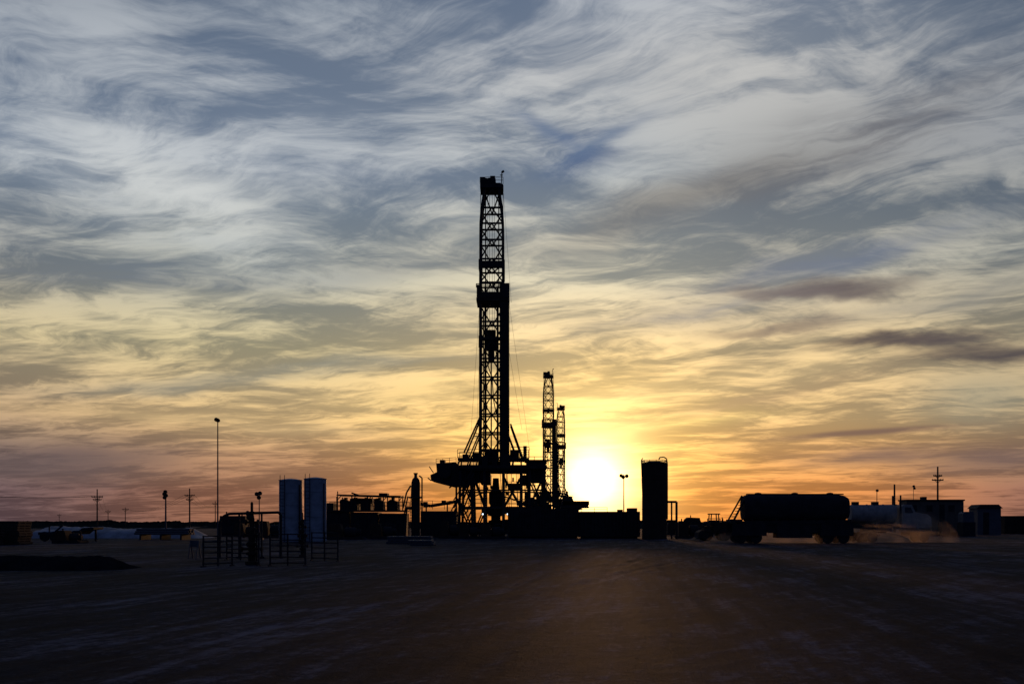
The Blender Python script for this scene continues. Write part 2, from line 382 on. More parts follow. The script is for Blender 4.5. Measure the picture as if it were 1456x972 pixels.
for x0_, x1_ in ((1036, 1084), (1160, 1206)):
    for y in (-1.35, 1.15): p.prism([(x0_, 761), (x0_ + 1, 744), (x1_, 743), (x1_ + 1, 761)], y, y + .04)
p.done()
p = O.part('wheels', rubber)
for x in (1050, 1071, 1172, 1194):
    for y in (-1.05, 1.05): wheel(p, O.P(x, g - .52 / s, y))
p.done(True)

# wheel loader parked beside it, bucket to the left
O = Obj('wheel_loader', 1012, 104); g = O.g; s = O.s
p = O.part('body', rust); p.prism([(1012, 757), (1013, 743), (1030, 741), (1036, 745), (1037, 757)], -.8, .8)
p.prism([(1000, 757), (1001, 748), (1012, 747), (1012, 757)], -.6, .6); p.done()
p = O.part('cab', steel)
for x, x2 in ((1009, 1010), (1021, 1020)):
    for y in (-.6, .6): p.beam((x, 746, y), (x2, 731, y), .1)
p.box(1008, 1022, 729.5, 731, -.75, .75); p.box(1008.5, 1021, 739, 746, -.65, .65); p.tube((1027, 742), (1027, 735), .12); p.done()
p = O.part('arms_and_bucket', steel)
for y in (-.5, .5): p.beam((1008, 747, y), (994, 759, y), .2); p.beam((1003, 743, y), (995, 751, y), .12)
p.prism([(996, 753), (996, 765), (984, 766), (990, 763), (991, 756)], -1.2, 1.2); p.done()
p = O.part('wheels', rubber)
for x in (1003, 1028):
    for y in (-.9, .9): wheel(p, O.P(x, g - .62 / s, y), .62, .45)
p.done(True)

# ------------------------------------------------------------------ tank truck heading right
O = Obj('tank_truck', 1260, 97); g = O.g; s = O.s
p = O.part('tank_body', dusty); r = 13 * s; x0 = (1208 - 1260) * s; x1 = (1272 - 1260) * s
p.lathe(Vector((0, 0, (g - 730) * s)), [(.1, x0 - .05), (r * .9, x0), (r, x0 + .15), (r, x0 + 1.6), (r + .04, x0 + 1.62), (r + .04, x0 + 1.7), (r, x0 + 1.72), (r, x0 + 3.2), (r + .04, x0 + 3.22), (r + .04, x0 + 3.3), (r, x0 + 3.32), (r, x1 - .15), (r * .9, x1), (.1, x1 + .05)], 24, 'X'); p.done(True)
p = O.part('chassis', steel)
for y in (-.45, .45): p.beam((1202, 748, y), (1316, 750, y), .24)
p.box(1212, 1220, 713, 718, -.3, .3); p.box(1240, 1248, 713, 718, -.3, .3); p.tube((1275, 745, -1), (1275, 704, -1), .16); p.tube((1275, 745, 1), (1275, 704, 1), .16)
p.box(1245, 1262, 745, 755, -1.2, -.6); p.box(1202, 1205, 742, 756, -1, 1); p.box(1318, 1321, 748, 756, -1.15, 1.15); p.done()
p = O.part('cab', dusty)
p.prism([(1277, 750), (1277, 720), (1280, 717), (1291, 717.5), (1296, 728), (1313, 731), (1318, 735), (1319, 750)], -1., 1.)
for y in (-1.1, .8): p.prism([(1297, 750), (1299, 742), (1304, 739), (1311, 739), (1317, 743), (1318, 748), (1314, 746), (1304, 744), (1300, 752)], y, y + .3)
p.done()
p = O.part('windows', glass)
p.prism([(1281, 729), (1281, 721), (1289, 721), (1293, 729)], -1.02, -1.004); p.prism([(1292.2, 719.5), (1296.5, 728), (1297, 727.5), (1292.8, 719)], -.85, .85); p.done()
p = O.part('wheels', rubber)
for x in (1217, 1235, 1307):
    for y in (-1.02, 1.02): wheel(p, O.P(x, g - .5 / s, y), .5)
p.done(True)

# dust kicked up round the truck
dm = bpy.data.materials.new('road_dust'); dm.use_nodes = True; nt = dm.node_tree; nt.nodes.clear()
tc = nt.nodes.new('ShaderNodeTexCoord'); n = nt.nodes.new('ShaderNodeTexNoise'); n.inputs['Scale'].default_value = .5; n.inputs['Detail'].default_value = 3
nt.links.new(tc.outputs['Object'], n.inputs['Vector'])
rr = nt.nodes.new('ShaderNodeMapRange'); nt.links.new(n.outputs['Fac'], rr.inputs[0]); rr.inputs[1].default_value = .36; rr.inputs[2].default_value = .72; rr.inputs[4].default_value = .13
vs_ = nt.nodes.new('ShaderNodeVolumePrincipled'); vs_.inputs['Color'].default_value = (.75, .6, .5, 1); vs_.inputs['Anisotropy'].default_value = .5
nt.links.new(rr.outputs[0], vs_.inputs['Density']); om = nt.nodes.new('ShaderNodeOutputMaterial'); nt.links.new(vs_.outputs[0], om.inputs['Volume'])
O = Obj('dust_cloud', 1215, 94); p = O.part('dust', dm)
for cx, cy, rx, ry, rz in ((-5.5, -3.5, 9.5, 3.0, 1.5), (4.6, -1, 4.8, 3., 3.0)):
    q = []
    for i in range(0, 13):
        a = math.pi * i / 12 - math.pi / 2; q.append((max(.01, math.cos(a)), math.sin(a)))
    k = len(p.v); p.lathe(Vector((0, 0, 0)), q, 24)
    p.v[k:] = [(cx + x * rx, cy + y * ry, .05 + max(0, z) * rz + min(0, z) * .03) for x, y, z in p.v[k:]]
p.done(True)

# ------------------------------------------------------------------ site buildings at right
O = Obj('office_trailer', 1325, 150)
p = O.part('walls', paintt); p.box(1284, 1364, 712, O.g - 5, -1.5, 1.5); p.done()
p = O.part('roof', steel); p.box(1283, 1365, 710, 712, -1.7, 1.7); p.box(1310, 1316, 706, 710, -.5, .5); p.done()
p = O.part('door_windows_and_skirt', steel)
for a in (1290, 1312, 1343): p.box(a, a + 8, 718, 727, -1.56, -1.503)
p.box(1330, 1337, 717, 742, -1.56, -1.503); p.box(1286, 1362, O.g - 5, O.g, -1.3, 1.3); p.box(1328, 1340, 742, O.g, -2.6, -1.6); p.done()
O = Obj('equipment_shed', 1400, 160)
p = O.part('walls', paintg); p.box(1384, 1417, 722, O.g, -1.5, 1.5); p.done()
p = O.part('roof', steel); p.prism([(1382, 722.5), (1388, 717), (1413, 717), (1419, 722.5)], -1.7, 1.7); p.done()
p = O.part('door', steel); p.box(1392, 1400, 728, O.g - 1, -1.56, -1.503); p.done()
O = Obj('portable_generator', 1374, 140)
p = O.part('housing', paintg); p.prism([(1366, 742), (1366, 730), (1370, 727), (1381, 727), (1382, 742)], -.8, .8); p.done()
p = O.part('skid_and_exhaust', steel); p.box(1365, 1383, 742, O.g, -.9, .9); p.tube((1369, 728), (1369, 722), .12); p.done()
O = Obj('shipping_container', 1440, 175)
p = O.part('box', rust); p.box(1424, 1470, 733, O.g, -1.2, 1.2)
for i in range(15): p.box(1425 + i * 3, 1426.6 + i * 3, 734.5, O.g - 1, -1.26, -1.203)
p.done()

# ------------------------------------------------------------------ pump skids
def skid(px, d, w, top, nm='pump_skid'):
    O = Obj(nm, px, d); p = O.part('skid_frame', steel); a = px - w / 2; g = O.g
    for y in (-1, 1): p.beam((a, g - 2, y), (a + w, g - 2, y), .3)
    for i in range(5): p.beam((a + w * i / 4, g - 2, -1), (a + w * i / 4, g - 2, 1), .2)
    p.done()
    h = g - top; q = O.part('engine', rust)
    q.prism([(a + w * .05, g - 3), (a + w * .05, top + h * .2), (a + w * .12, top + h * .08), (a + w * .4, top + h * .1), (a + w * .45, g - h * .5), (a + w * .45, g - 3)], -.7, .7)
    q.tube((a + w * .2, top + h * .2), (a + w * .2, top - 1), .16); q.done()
    q = O.part('pump', steel); q.lathe((a + w * .72, g - h * .42), [(.3, -w * .24 * O.s), (h * .28 * O.s, -w * .2 * O.s), (h * .28 * O.s, w * .1 * O.s), (h * .18 * O.s, w * .12 * O.s), (h * .18 * O.s, w * .24 * O.s)], 16, 'X')
    q.path([(a + w * .6, g - h * .5), (a + w * .6, top + h * .15), (a + w * .9, top + h * .15), (a + w * .9, g - 3)], .14); q.done()
for a in ((980, 122, 36, 738), (668, 118, 34, 742), (640, 122, 30, 738), (960, 150, 26, 741), (1040, 170, 40, 738), (430, 118, 40, 740), (350, 135, 34, 742), (100, 90, 36, 752), (1240, 180, 34, 736), (1000, 160, 60, 733), (490, 112, 50, 742), (545, 116, 40, 741), (700, 116, 36, 741), (385, 125, 44, 738)): skid(*a)

O = Obj('generator_house', 330, 150)
p = O.part('housing', steel); p.box(316, 352, 733, O.g - 3, -1.4, 1.4); p.box(318, 350, O.g - 3, O.g, -1.2, 1.2); p.tube((322, 733), (322, 727), .2); p.tube((344, 733), (344, 728), .2)
for i in range(8): p.box(319 + i * 4, 321 + i * 4, 738, 744, -1.46, -1.403)
p.done()

def mats(px, d, w, n, m=wood, th=.16, nm='stacked_rig_mats'):
    O = Obj(nm, px, d); p = O.part('mats', m); W_ = w * O.s
    for i in range(n):
        o = random.uniform(-.12, .12); z = i * (th + .06)
        for k in range(8): p.mbox(-W_ / 2 + o + W_ * k / 8, -W_ / 2 + o + W_ * (k + .92) / 8, -1.2, 1.2, z + .06, z + .06 + th)
        for y in (-1, 0, 1): p.mbox(-W_ / 2 + o, W_ / 2 + o, y - .08, y + .08, z, z + .058)
    p.done()
mats(583, 88, 62, 3, galv); mats(600, 80, 34, 2, galv); mats(14, 85, 44, 9, wood, nm='stacked_pallets'); mats(-20, 82, 30, 6, wood, nm='stacked_pallets')
def pipes(px, d, w, rows=5, m=galv):
    O = Obj('pipe_rack', px, d); p = O.part('trestles', steel)
    for x in (-.38, 0, .38): p.mbox(w * O.s * x - .1, w * O.s * x + .1, -1.5, 1.5, 0, .55)
    p.done(); q = O.part('pipes', m)
    for r_ in range(rows):
        for i in range(10 - r_):
            y = -1.3 + i * .27 + r_ * .135; o = random.uniform(-.25, .25)
            q.beam(Vector((-w * O.s / 2 + o, y, .68 + r_ * .22)), Vector((w * O.s / 2 + o, y, .68 + r_ * .22)), .24, 10)
    q.done(True)
pipes(235, 110, 75, 3)

O = Obj('covered_stockpile', 165, 125); p = O.part('tarp', liner)
nx, ny = 60, 12; vs = []
for j in range(ny + 1):
    for i in range(nx + 1):
        x = (i / nx - .5) * 23; y = (j / ny - .5) * 7
        e = min(1, (1 - abs(i / nx - .5) * 2) * 5) * math.sin(math.pi * j / ny) ** .6 if 0 < j < ny else 0
        vs.append(Vector((x, y, e * (1.2 + .5 * mn.noise(Vector((x * .35, y * .5, 1))) + .15 * mn.noise(Vector((x * 1.5, y * 1.5, 4)))))))
p.add(vs, [(j * (nx + 1) + i, j * (nx + 1) + i + 1, (j + 1) * (nx + 1) + i + 1, (j + 1) * (nx + 1) + i) for j in range(ny) for i in range(nx)]); p.done(True)

O = Obj('earth_berm', 40, 38); p = O.part('soil', dirt); nx, ny = 80, 14; vs = []
for j in range(ny + 1):
    for i in range(nx + 1):
        x = (i / nx - .5) * 11 - 1.5; y = (j / ny - .5) * 3
        e = (min(1, (1 - abs(i / nx - .5) * 2) * 6)) * math.sin(math.pi * j / ny) if 0 < j < ny else 0
        vs.append(Vector((x, y, e * (.5 + .1 * mn.noise(Vector((x * .8, y, 1))) + .06 * mn.noise(Vector((x * 4, y * 4, 4)))) - .01)))
p.add(vs, [(j * (nx + 1) + i, j * (nx + 1) + i + 1, (j + 1) * (nx + 1) + i + 1, (j + 1) * (nx + 1) + i) for j in range(ny) for i in range(nx)]); p.done(True)

# ------------------------------------------------------------------ wellheads and livestock panels, front left
def panel(px, d, xa, xb, top, dy0=0, dy1=0, n=6):
    O = Obj('pipe_fence_panel', px, d); p = O.part('rails_and_posts', steel); g = O.g
    for i in range(n):
        y = top + (g - 4 - top) * i / (n - 1); p.beam((xa, y, dy0), (xb, y, dy1), .055, 8)
    for x, y in ((xa, dy0), (xb, dy1), ((xa + xb) / 2, (dy0 + dy1) / 2)): p.beam((x, top - 1, y), (x, g, y), .07, 8)
    for x, y, sgn in ((xa, dy0, 1), (xb, dy1, -1)): p.beam((x, g - .5, y - .3), (x, g - .5, y + .3), .06, 8)
    p.done(True)
panel(303, 40, 289, 318, 762, 0, 1.2); panel(376, 43, 362, 383, 759, 0, -1.8); panel(409, 41, 384, 434, 759); panel(460, 46, 437, 483, 757, 1, -.5); panel(330, 47, 318, 362, 762, .5, 0)
def wellhead(px, d, top, w=1.0):
    O = Obj('wellhead_christmas_tree', px, d); p = O.part('valve_stack', rust); g = O.g; h = (g - top) * O.s
    pr = [(.3, 0), (.3, .1), (.16, .12), (.16, .3), (.26, .32), (.26, .4), (.15, .42), (.15, .62), (.24, .64), (.24, .7), (.12, .72), (.17, .9), (.12, 1.1), (.2, 1.12), (.2, 1.18), (.1, 1.2), (.12, 1.45), (.08, 1.6), (.15, 1.62), (.15, 1.68), (.06, 1.7), (.06, 1.95), (.03, 2.0)]
    k = h / 2.0; p.lathe((px, g), [(a * w, b * k) for a, b in pr], 18); p.done(True)
    q = O.part('wing_valves', rust)
    for z in (.5 * k, .95 * k, 1.35 * k):
        e = .42 * w * (1.3 - z / (2 * k))
        q.tube(Vector((-e, 0, z)), Vector((e, 0, z)), .11 * w)
        for sx in (-1, 1): q.lathe(Vector((sx * e, 0, z)), [(.09, -.04), (.13 * w, -.02), (.13 * w, .02), (.09, .04)], 16, 'X')
        q.tube(Vector((0, -.15, z + .2)), Vector((0, -.4, z + .2)), .05); q.lathe(Vector((0, -.4, z + .2)), [(.1, -.02), (.13, 0), (.1, .02)], 16, 'Y')
    q.done(True)
wellhead(358, 42, 713, .95); wellhead(430, 52, 728, .6)
O = Obj('flow_line_pipe', 350, 50); p = O.part('pipe', steel); p.path([(312, O.g), (312, 744), (314, 738), (319, 733), (326, 730), (396, 728), (399, 731), (399, O.g)], .14, 12)
for x in (340, 372): p.beam((x, 730), (x, O.g), .08); p.beam((x - 4, O.g - 1), (x + 4, O.g - 1), .1)
p.lathe((352, 729.4), [(.12, -.06), (.14, 0), (.12, .06)], 12, 'X'); p.done(True)
O = Obj('barricade_sign', 276, 50); p = O.part('frame', paintg)
p.prism([(270, 768), (283, 768), (283, 777), (270, 777)], -.02, .02)
for x in (271, 282): p.beam((x, 768, 0), (x, O.g, .35), .05); p.beam((x, 768, 0), (x, O.g, -.35), .05)
p.done()
O = Obj('flatbed_trailer', 92, 100); g = O.g; p = O.part('deck', steel); p.prism([(62, 760), (62, 756), (118, 755), (124, 750), (140, 749), (140, 752), (126, 754), (120, 759)], -1.2, 1.2)
p.beam((70, 756), (70, 748), .1); p.beam((84, 756, -1), (96, 746, -1), .14); p.beam((136, 752), (136, g), .16); p.done()
p = O.part('wheels', rubber)
for x in (70, 84):
    for y in (-1, 1): wheel(p, O.P(x, g - .5 / O.s, y), .48)
p.done(True)

# ------------------------------------------------------------------ distant scrub line
me_v = []; me_f = []
def strip(y0, x0, x1, n, hmin, hmax, seed):
    k = len(me_v)
    for i in range(n + 1):
        x = x0 + (x1 - x0) * i / n
        h = hmin + (hmax - hmin) * max(0, .5 + mn.noise(Vector((x * .012, seed, 0))) * .9 + .35 * mn.noise(Vector((x * .07, seed, 3))) + .2 * mn.noise(Vector((x * .3, seed, 5))))
        yy = y0 + 15 * mn.noise(Vector((x * .01, seed, 9)))
        me_v.extend([(x, yy, -.5), (x, yy + 2, h), (x, yy + 14, -.5)])
    for i in range(n):
        a = k + 3 * i; me_f.extend([(a, a + 3, a + 4, a + 1), (a + 1, a + 4, a + 5, a + 2)])
strip(420, -330, 330, 900, .2, 2.6, 1); strip(760, -600, 600, 1100, 1, 5, 5); strip(1500, -1300, 1300, 1300, 3, 9.5, 9)
me = bpy.data.meshes.new('distant_scrub'); me.from_pydata(me_v, [], me_f); me.materials.append(scrub)
ob = bpy.data.objects.new('distant_scrub', me); sc.collection.objects.link(ob)

# ------------------------------------------------------------------ ground
def axis(lo, hi, step, far_lo, far_hi):
    a = list(np.arange(lo, hi + 1e-6, step)); s = step; x = hi
    while x < far_hi: s *= 1.18; x += s; a.append(x)
    s = step; x = lo
    while x > far_lo: s *= 1.18; x -= s; a.insert(0, x)
    return np.array(a)
xs = axis(-22, 24, .16, -6000, 6000); ys = axis(8, 46, .16, -3000, 9000)
XX, YY = np.meshgrid(xs, ys); ZZ = np.zeros_like(XX)
rng = np.random.default_rng(3)
near = np.exp(-np.maximum(0, YY - 46) / 15) * np.exp(-np.maximum(0, np.abs(XX) - 22) / 10)
for _ in range(26):
    kx, ky = rng.normal(0, .8, 2); ZZ += .0022 * np.sin(kx * XX + ky * YY + rng.uniform(0, 6.3)) / (1 + .3 * math.hypot(kx, ky))
for _ in range(24):
    kx, ky = rng.normal(0, 6, 2); ZZ += .0005 * np.sin(kx * XX + ky * YY + rng.uniform(0, 6.3))
for x0, sl_, c in ((-2.5, .12, .0012), (-.6, .13, .0012), (1.6, .05, .001), (3.5, .06, .001), (4.2, .02, -.001), (-6, .32, 0), (-4.1, .33, 0), (6.5, -.1, .002)):
    cx = x0 + sl_ * (YY - 10) + c * (YY - 10) ** 2 + .12 * np.sin(YY * .3)
    dd = np.abs(XX - cx); ZZ += -.016 * np.exp(-(dd / .25) ** 2) + .014 * np.exp(-((dd - .36) / .14) ** 2)
ZZ *= near
ny, nx = XX.shape
vs = np.stack([XX, YY, ZZ], -1).reshape(-1, 3)
idx = np.arange(ny * nx).reshape(ny, nx)
fs = np.stack([idx[:-1, :-1], idx[:-1, 1:], idx[1:, 1:], idx[1:, :-1]], -1).reshape(-1, 4)
me = bpy.data.meshes.new('ground'); me.from_pydata(vs.tolist(), [], fs.tolist())
me.polygons.foreach_set('use_smooth', [True] * len(me.polygons))
gob = bpy.data.objects.new('ground', me); sc.collection.objects.link(gob)
gm = bpy.data.materials.new('compacted_caliche'); gm.use_nodes = True; nt = gm.node_tree; L = nt.links
b = nt.nodes['Principled BSDF']; tc = nt.nodes.new('ShaderNodeTexCoord')
def nz(nt, vec, scale, det=8, rough=.6, dist=0):
    n = nt.nodes.new('ShaderNodeTexNoise'); n.inputs['Scale'].default_value = scale; n.inputs['Detail'].default_value = det
    n.inputs['Roughness'].default_value = rough; n.inputs['Distortion'].default_value = dist; nt.links.new(vec, n.inputs['Vector']); return n.outputs['Fac']
def mp(nt, vec, sc_, rz=0, loc=(0, 0, 0)):
    n = nt.nodes.new('ShaderNodeMapping'); n.vector_type = 'TEXTURE'; n.inputs['Scale'].default_value = [1 / q for q in sc_]; n.inputs['Rotation'].default_value = (0, 0, rz)
    n.inputs['Location'].default_value = loc; nt.links.new(vec, n.inputs['Vector']); return n.outputs[0]
def ma(nt, op, a, b_=None, c=None, clamp=False):
    n = nt.nodes.new('ShaderNodeMath'); n.operation = op; n.use_clamp = clamp
    for i, v in enumerate((a, b_, c)):
        if v is None: continue
        if isinstance(v, (int, float)): n.inputs[i].default_value = v
        else: nt.links.new(v, n.inputs[i])
    return n.outputs[0]
o = tc.outputs['Object']
tr = nz(nt, mp(nt, o, (2.2, .18, 1), math.radians(-8)), 1, 4, .7)
tr2 = nz(nt, mp(nt, o, (1.4, .12, 1), math.radians(-38)), 1, 4, .7)
big = nz(nt, mp(nt, o, (.3, .12, 1), math.radians(-15)), 1, 4, .6); fine = nz(nt, o, 3.2, 6, .85)
v = ma(nt, 'ADD', ma(nt, 'MULTIPLY', tr, .45), ma(nt, 'MULTIPLY', tr2, .3)); v = ma(nt, 'ADD', v, ma(nt, 'MULTIPLY', big, .45)); v = ma(nt, 'ADD', v, ma(nt, 'MULTIPLY', fine, .5))
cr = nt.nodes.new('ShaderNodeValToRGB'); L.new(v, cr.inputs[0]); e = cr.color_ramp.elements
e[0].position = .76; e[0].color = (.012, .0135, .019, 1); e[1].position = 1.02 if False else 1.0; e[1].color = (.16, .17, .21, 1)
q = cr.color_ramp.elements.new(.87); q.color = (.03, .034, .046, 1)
L.new(cr.outputs[0], b.inputs['Base Color']); b.inputs['Roughness'].default_value = .8; b.inputs['Specular IOR Level'].default_value = .02
bp = nt.nodes.new('ShaderNodeBump'); bp.inputs['Strength'].default_value = 1.; bp.inputs['Distance'].default_value = .04
L.new(ma(nt, 'ADD', v, fine), bp.inputs['Height']); L.new(bp.outputs[0], b.inputs['Normal'])
me.materials.append(gm)

# ------------------------------------------------------------------ sun
SUN_AZ = math.atan((844 - 728) / F); SUN_EL = math.atan((745 - 682) / F)
sv = Vector((math.sin(SUN_AZ) * math.cos(SUN_EL), math.cos(SUN_AZ) * math.cos(SUN_EL), math.sin(SUN_EL)))
sl = bpy.data.lights.new('sun', 'SUN'); sl.energy = .6; sl.angle = math.radians(3.); sl.color = (1, .5, .22)
so = bpy.data.objects.new('sun', sl); sc.collection.objects.link(so); so.rotation_euler = sv.to_track_quat('Z', 'Y').to_euler()

# ------------------------------------------------------------------ sky
w = bpy.data.worlds.new('World'); sc.world = w; w.use_nodes = True; nt = w.node_tree; nt.nodes.clear(); L = nt.links
try: w.cycles.sampling_method = 'MANUAL'; w.cycles.sample_map_resolution = 512
except Exception: pass
tc = nt.nodes.new('ShaderNodeTexCoord'); D = tc.outputs['Generated']
sp = nt.nodes.new('ShaderNodeSeparateXYZ'); L.new(D, sp.inputs[0]); dx, dy, dz = sp.outputs
M = lambda op, a, b_=None, c=None, cl=False: ma(nt, op, a, b_, c, cl)
u = M('ARCTAN2', dx, dy); v = M('ARCSINE', M('MINIMUM', M('MAXIMUM', dz, -.999), .999))
def comb(x, y, z=0.0):
    n = nt.nodes.new('ShaderNodeCombineXYZ')
    for i, q in enumerate((x, y, z)):
        if isinstance(q, (int, float)): n.inputs[i].default_value = q
        else: L.new(q, n.inputs[i])
    return n.outputs[0]
def mapr(x, a, b_, c=0., d=1., mode='SMOOTHSTEP'):
    n = nt.nodes.new('ShaderNodeMapRange'); n.interpolation_type = mode; L.new(x, n.inputs[0])
    for i, q in enumerate((a, b_, c, d)): n.inputs[i + 1].default_value = q
    return n.outputs[0]
def mix(f, a, b_, mode='MIX'):
    n = nt.nodes.new('ShaderNodeMix'); n.data_type = 'RGBA'; n.blend_type = mode; n.clamp_factor = True
    for i, q in ((0, f), (6, a), (7, b_)):
        if isinstance(q, (int, float)): n.inputs[i].default_value = q
        elif isinstance(q, tuple): n.inputs[i].default_value = (*q[:3], 1)
        else: L.new(q, n.inputs[i])
    return n.outputs[2]
def vadd(a, b_, s=1.0):
    m = nt.nodes.new('ShaderNodeVectorMath'); m.operation = 'MULTIPLY_ADD'; L.new(b_, m.inputs[0]); m.inputs[1].default_value = (s, s, s) if isinstance(s, (int, float)) else s; L.new(a, m.inputs[2]); return m.outputs[0]
def ncol(vec, scale, det=4):
    n = nt.nodes.new('ShaderNodeTexNoise'); n.inputs['Scale'].default_value = scale; n.inputs['Detail'].default_value = det; L.new(vec, n.inputs['Vector'])
    s = nt.nodes.new('ShaderNodeVectorMath'); s.operation = 'SUBTRACT'; L.new(n.outputs['Color'], s.inputs[0]); s.inputs[1].default_value = (.5, .5, .5); return s.outputs[0]
lin = lambda c: tuple(((x / 255) / 12.92 if x <= 10 else (((x / 255) + .055) / 1.055) ** 2.4) for x in c)
hz = M('ADD', M('MAXIMUM', dz, 0.), .07)
P = comb(M('DIVIDE', dx, hz), M('DIVIDE', dy, hz))
P1 = vadd(P, ncol(P, 1.3, 2), .6); P2 = vadd(P1, ncol(P1, 5, 3), .16)
A = math.radians(-22)
n1 = nz(nt, mp(nt, P2, (1.1, 2.1, 1), A), 1.5, 9, .66)
n2 = nz(nt, mp(nt, P2, (2.2, 12, 1), A - .15), 1.0, 6, .64)
n3 = nz(nt, mp(nt, P1, (3, 14, 1), A + .9), 1.0, 4, .6)
nL = nz(nt, mp(nt, P, (.8, 1, 1), A, (3, 1, 0)), 1.1, 3, .5)
UV = comb(u, v); UVw = vadd(UV, ncol(mp(nt, UV, (1, 2.5, 1)), 7, 3), (.04, .04, 0))
nb = nz(nt, mp(nt, UVw, (3.2, 26, 1), math.radians(5)), 1.0, 7, .62)
sel = mapr(nL, .4, .6)
m = M('ADD', M('MULTIPLY', n1, 1.25), M('MULTIPLY', M('MULTIPLY', n2, .48), M('ADD', M('MULTIPLY', sel, .5), .6)))
m = M('ADD', m, M('MULTIPLY', n3, .28)); m = M('ADD', m, M('MULTIPLY', nL, .5))
low = mapr(v, .06, .28, 1, 0)
m = M('ADD', m, M('MULTIPLY', M('MULTIPLY', M('SUBTRACT', nb, .5), 1.3), M('ADD', M('MULTIPLY', low, .8), .2)))
cm = mapr(m, 1.03, 1.47)
EL = lambda py: math.atan((745 - py) / F)
def ramp(rows):
    n = nt.nodes.new('ShaderNodeValToRGB'); L.new(M('DIVIDE', v, .6), n.inputs[0]); r = n.color_ramp
    rows = sorted(((EL(py) / .6, lin(c)) for py, c in rows), key=lambda q: q[0])
    r.elements[0].position = rows[0][0]; r.elements[0].color = (*rows[0][1], 1); r.elements[1].position = rows[-1][0]; r.elements[1].color = (*rows[-1][1], 1)
    for p_, c in rows[1:-1]: q = r.elements.new(p_); q.color = (*c, 1)
    return n.outputs[0]
ys_ = (743, 700, 650, 600, 500, 400, 250, 100, 0)
cols = [
 (-60, [(92, 76, 82), (100, 82, 87), (114, 97, 92), (172, 146, 116), (188, 174, 138), (154, 155, 150), (163, 170, 178), (144, 152, 163), (102, 112, 127)]),
 (370, [(132, 90, 72), (146, 102, 82), (178, 138, 104), (214, 182, 130), (198, 184, 143), (166, 168, 157), (162, 169, 177), (153, 160, 169), (132, 142, 155)]),
 (838, [(225, 125, 42), (244, 156, 62), (252, 190, 94), (250, 205, 122), (230, 202, 148), (194, 189, 167), (156, 164, 170), (166, 170, 175), (153, 160, 170)]),
 (1130, [(198, 118, 58), (212, 138, 76), (224, 168, 104), (224, 188, 130), (208, 185, 142), (174, 171, 157), (142, 146, 149), (166, 168, 170), (152, 158, 167)]),
 (1500, [(126, 88, 78), (138, 99, 86), (162, 130, 100), (184, 160, 122), (174, 161, 132), (152, 153, 146), (132, 137, 144), (140, 145, 152), (128, 135, 144)])]
base = None; prev = None
for px, c in cols:
    r = ramp(list(zip(ys_, c))); a = math.atan((px - 728) / F)
    base = r if base is None else mix(mapr(u, prev, a), base, r); prev = a
tb = nt.nodes.new('ShaderNodeValToRGB'); L.new(M('DIVIDE', v, .6), tb.inputs[0])
e = tb.color_ramp.elements; e[0].position = .05; e[0].color = (.62, .6, .64, 1); e[1].position = .5; e[1].color = (.41, .5, .64, 1)
dark = mix(1., base, tb.outputs[0], 'MULTIPLY')
bright = mix(1., base, (1.42, 1.38, 1.32), 'MULTIPLY')
sky = mix(cm, dark, bright)
def blob(px, py, a, b_, tilt, sharp=1.0, W_=None):
    u0 = math.atan((px - 728) / F); v0 = math.atan((745 - py) / F * math.cos(u0)); a /= F; b_ /= F; t = math.radians(tilt)
    n = nt.nodes.new('ShaderNodeMapping'); n.vector_type = 'TEXTURE'; n.inputs['Location'].default_value = (u0, v0, 0); n.inputs['Rotation'].default_value = (0, 0, t); n.inputs['Scale'].default_value = (a, b_, 1)
    L.new(W_ or UVw, n.inputs['Vector']); k = nt.nodes.new('ShaderNodeVectorMath'); k.operation = 'DOT_PRODUCT'; L.new(n.outputs[0], k.inputs[0]); L.new(n.outputs[0], k.inputs[1])
    d2 = k.outputs['Value']
    if sharp != 1.0: d2 = M('POWER', d2, sharp)
    return M('POWER', math.exp(-1), d2)
tex = mapr(n1, .38, .6); texi = mapr(n2, .7, .35); t2 = mapr(nb, .35, .6)
feats = [
 (822, 225, 58, 26, 12, (66, 94, 134), .95, texi), (785, 192, 60, 10, -28, (80, 106, 142), .75, None), (862, 203, 70, 9, 25, (84, 110, 144), .7, None),
 (1230, 190, 190, 42, 12, (104, 105, 112), .75, texi), (980, 285, 190, 24, 14, (116, 113, 110), .6, None),
 (1250, 350, 230, 16, 9, (108, 120, 142), .7, t2), (1010, 440, 160, 14, 8, (112, 123, 136), .8, t2), (1330, 425, 180, 14, 3, (140, 139, 134), .5, None),
 (420, 522, 190, 13, 7, (122, 133, 134), .7, t2), (250, 545, 120, 10, 4, (138, 138, 128), .5, None), (140, 385, 200, 26, 0, (108, 119, 137), .6, t2), (500, 385, 180, 22, 6, (126, 133, 140), .45, t2),
 (240, 270, 140, 34, -15, (214, 217, 216), .7, tex), (320, 345, 140, 26, -10, (196, 201, 201), .55, tex), (90, 250, 100, 34, -25, (196, 202, 207), .55, tex), (450, 210, 140, 40, 10, (186, 192, 198), .5, tex),
 (1000, 100, 200, 60, 10, (194, 194, 192), .55, tex),
 (300, 600, 260, 14, -4, (222, 190, 138), .45, t2), (980, 545, 200, 18, 8, (246, 214, 154), .5, t2), (620, 560, 170, 20, 6, (236, 204, 140), .45, t2), (930, 603, 130, 9, 8, (255, 224, 136), .7, t2),
 (90, 655, 170, 26, 2, (100, 86, 88), .8, t2), (560, 668, 200, 12, 0, (152, 110, 86), .5, t2), (1240, 650, 130, 15, -4, (120, 96, 90), .9, t2), (1430, 655, 90, 18, 0, (112, 92, 90), .8, None), (1020, 575, 150, 9, 10, (200, 164, 126), .5, t2),
 (1400, 570, 90, 30, 0, (142, 146, 132), .55, None)]
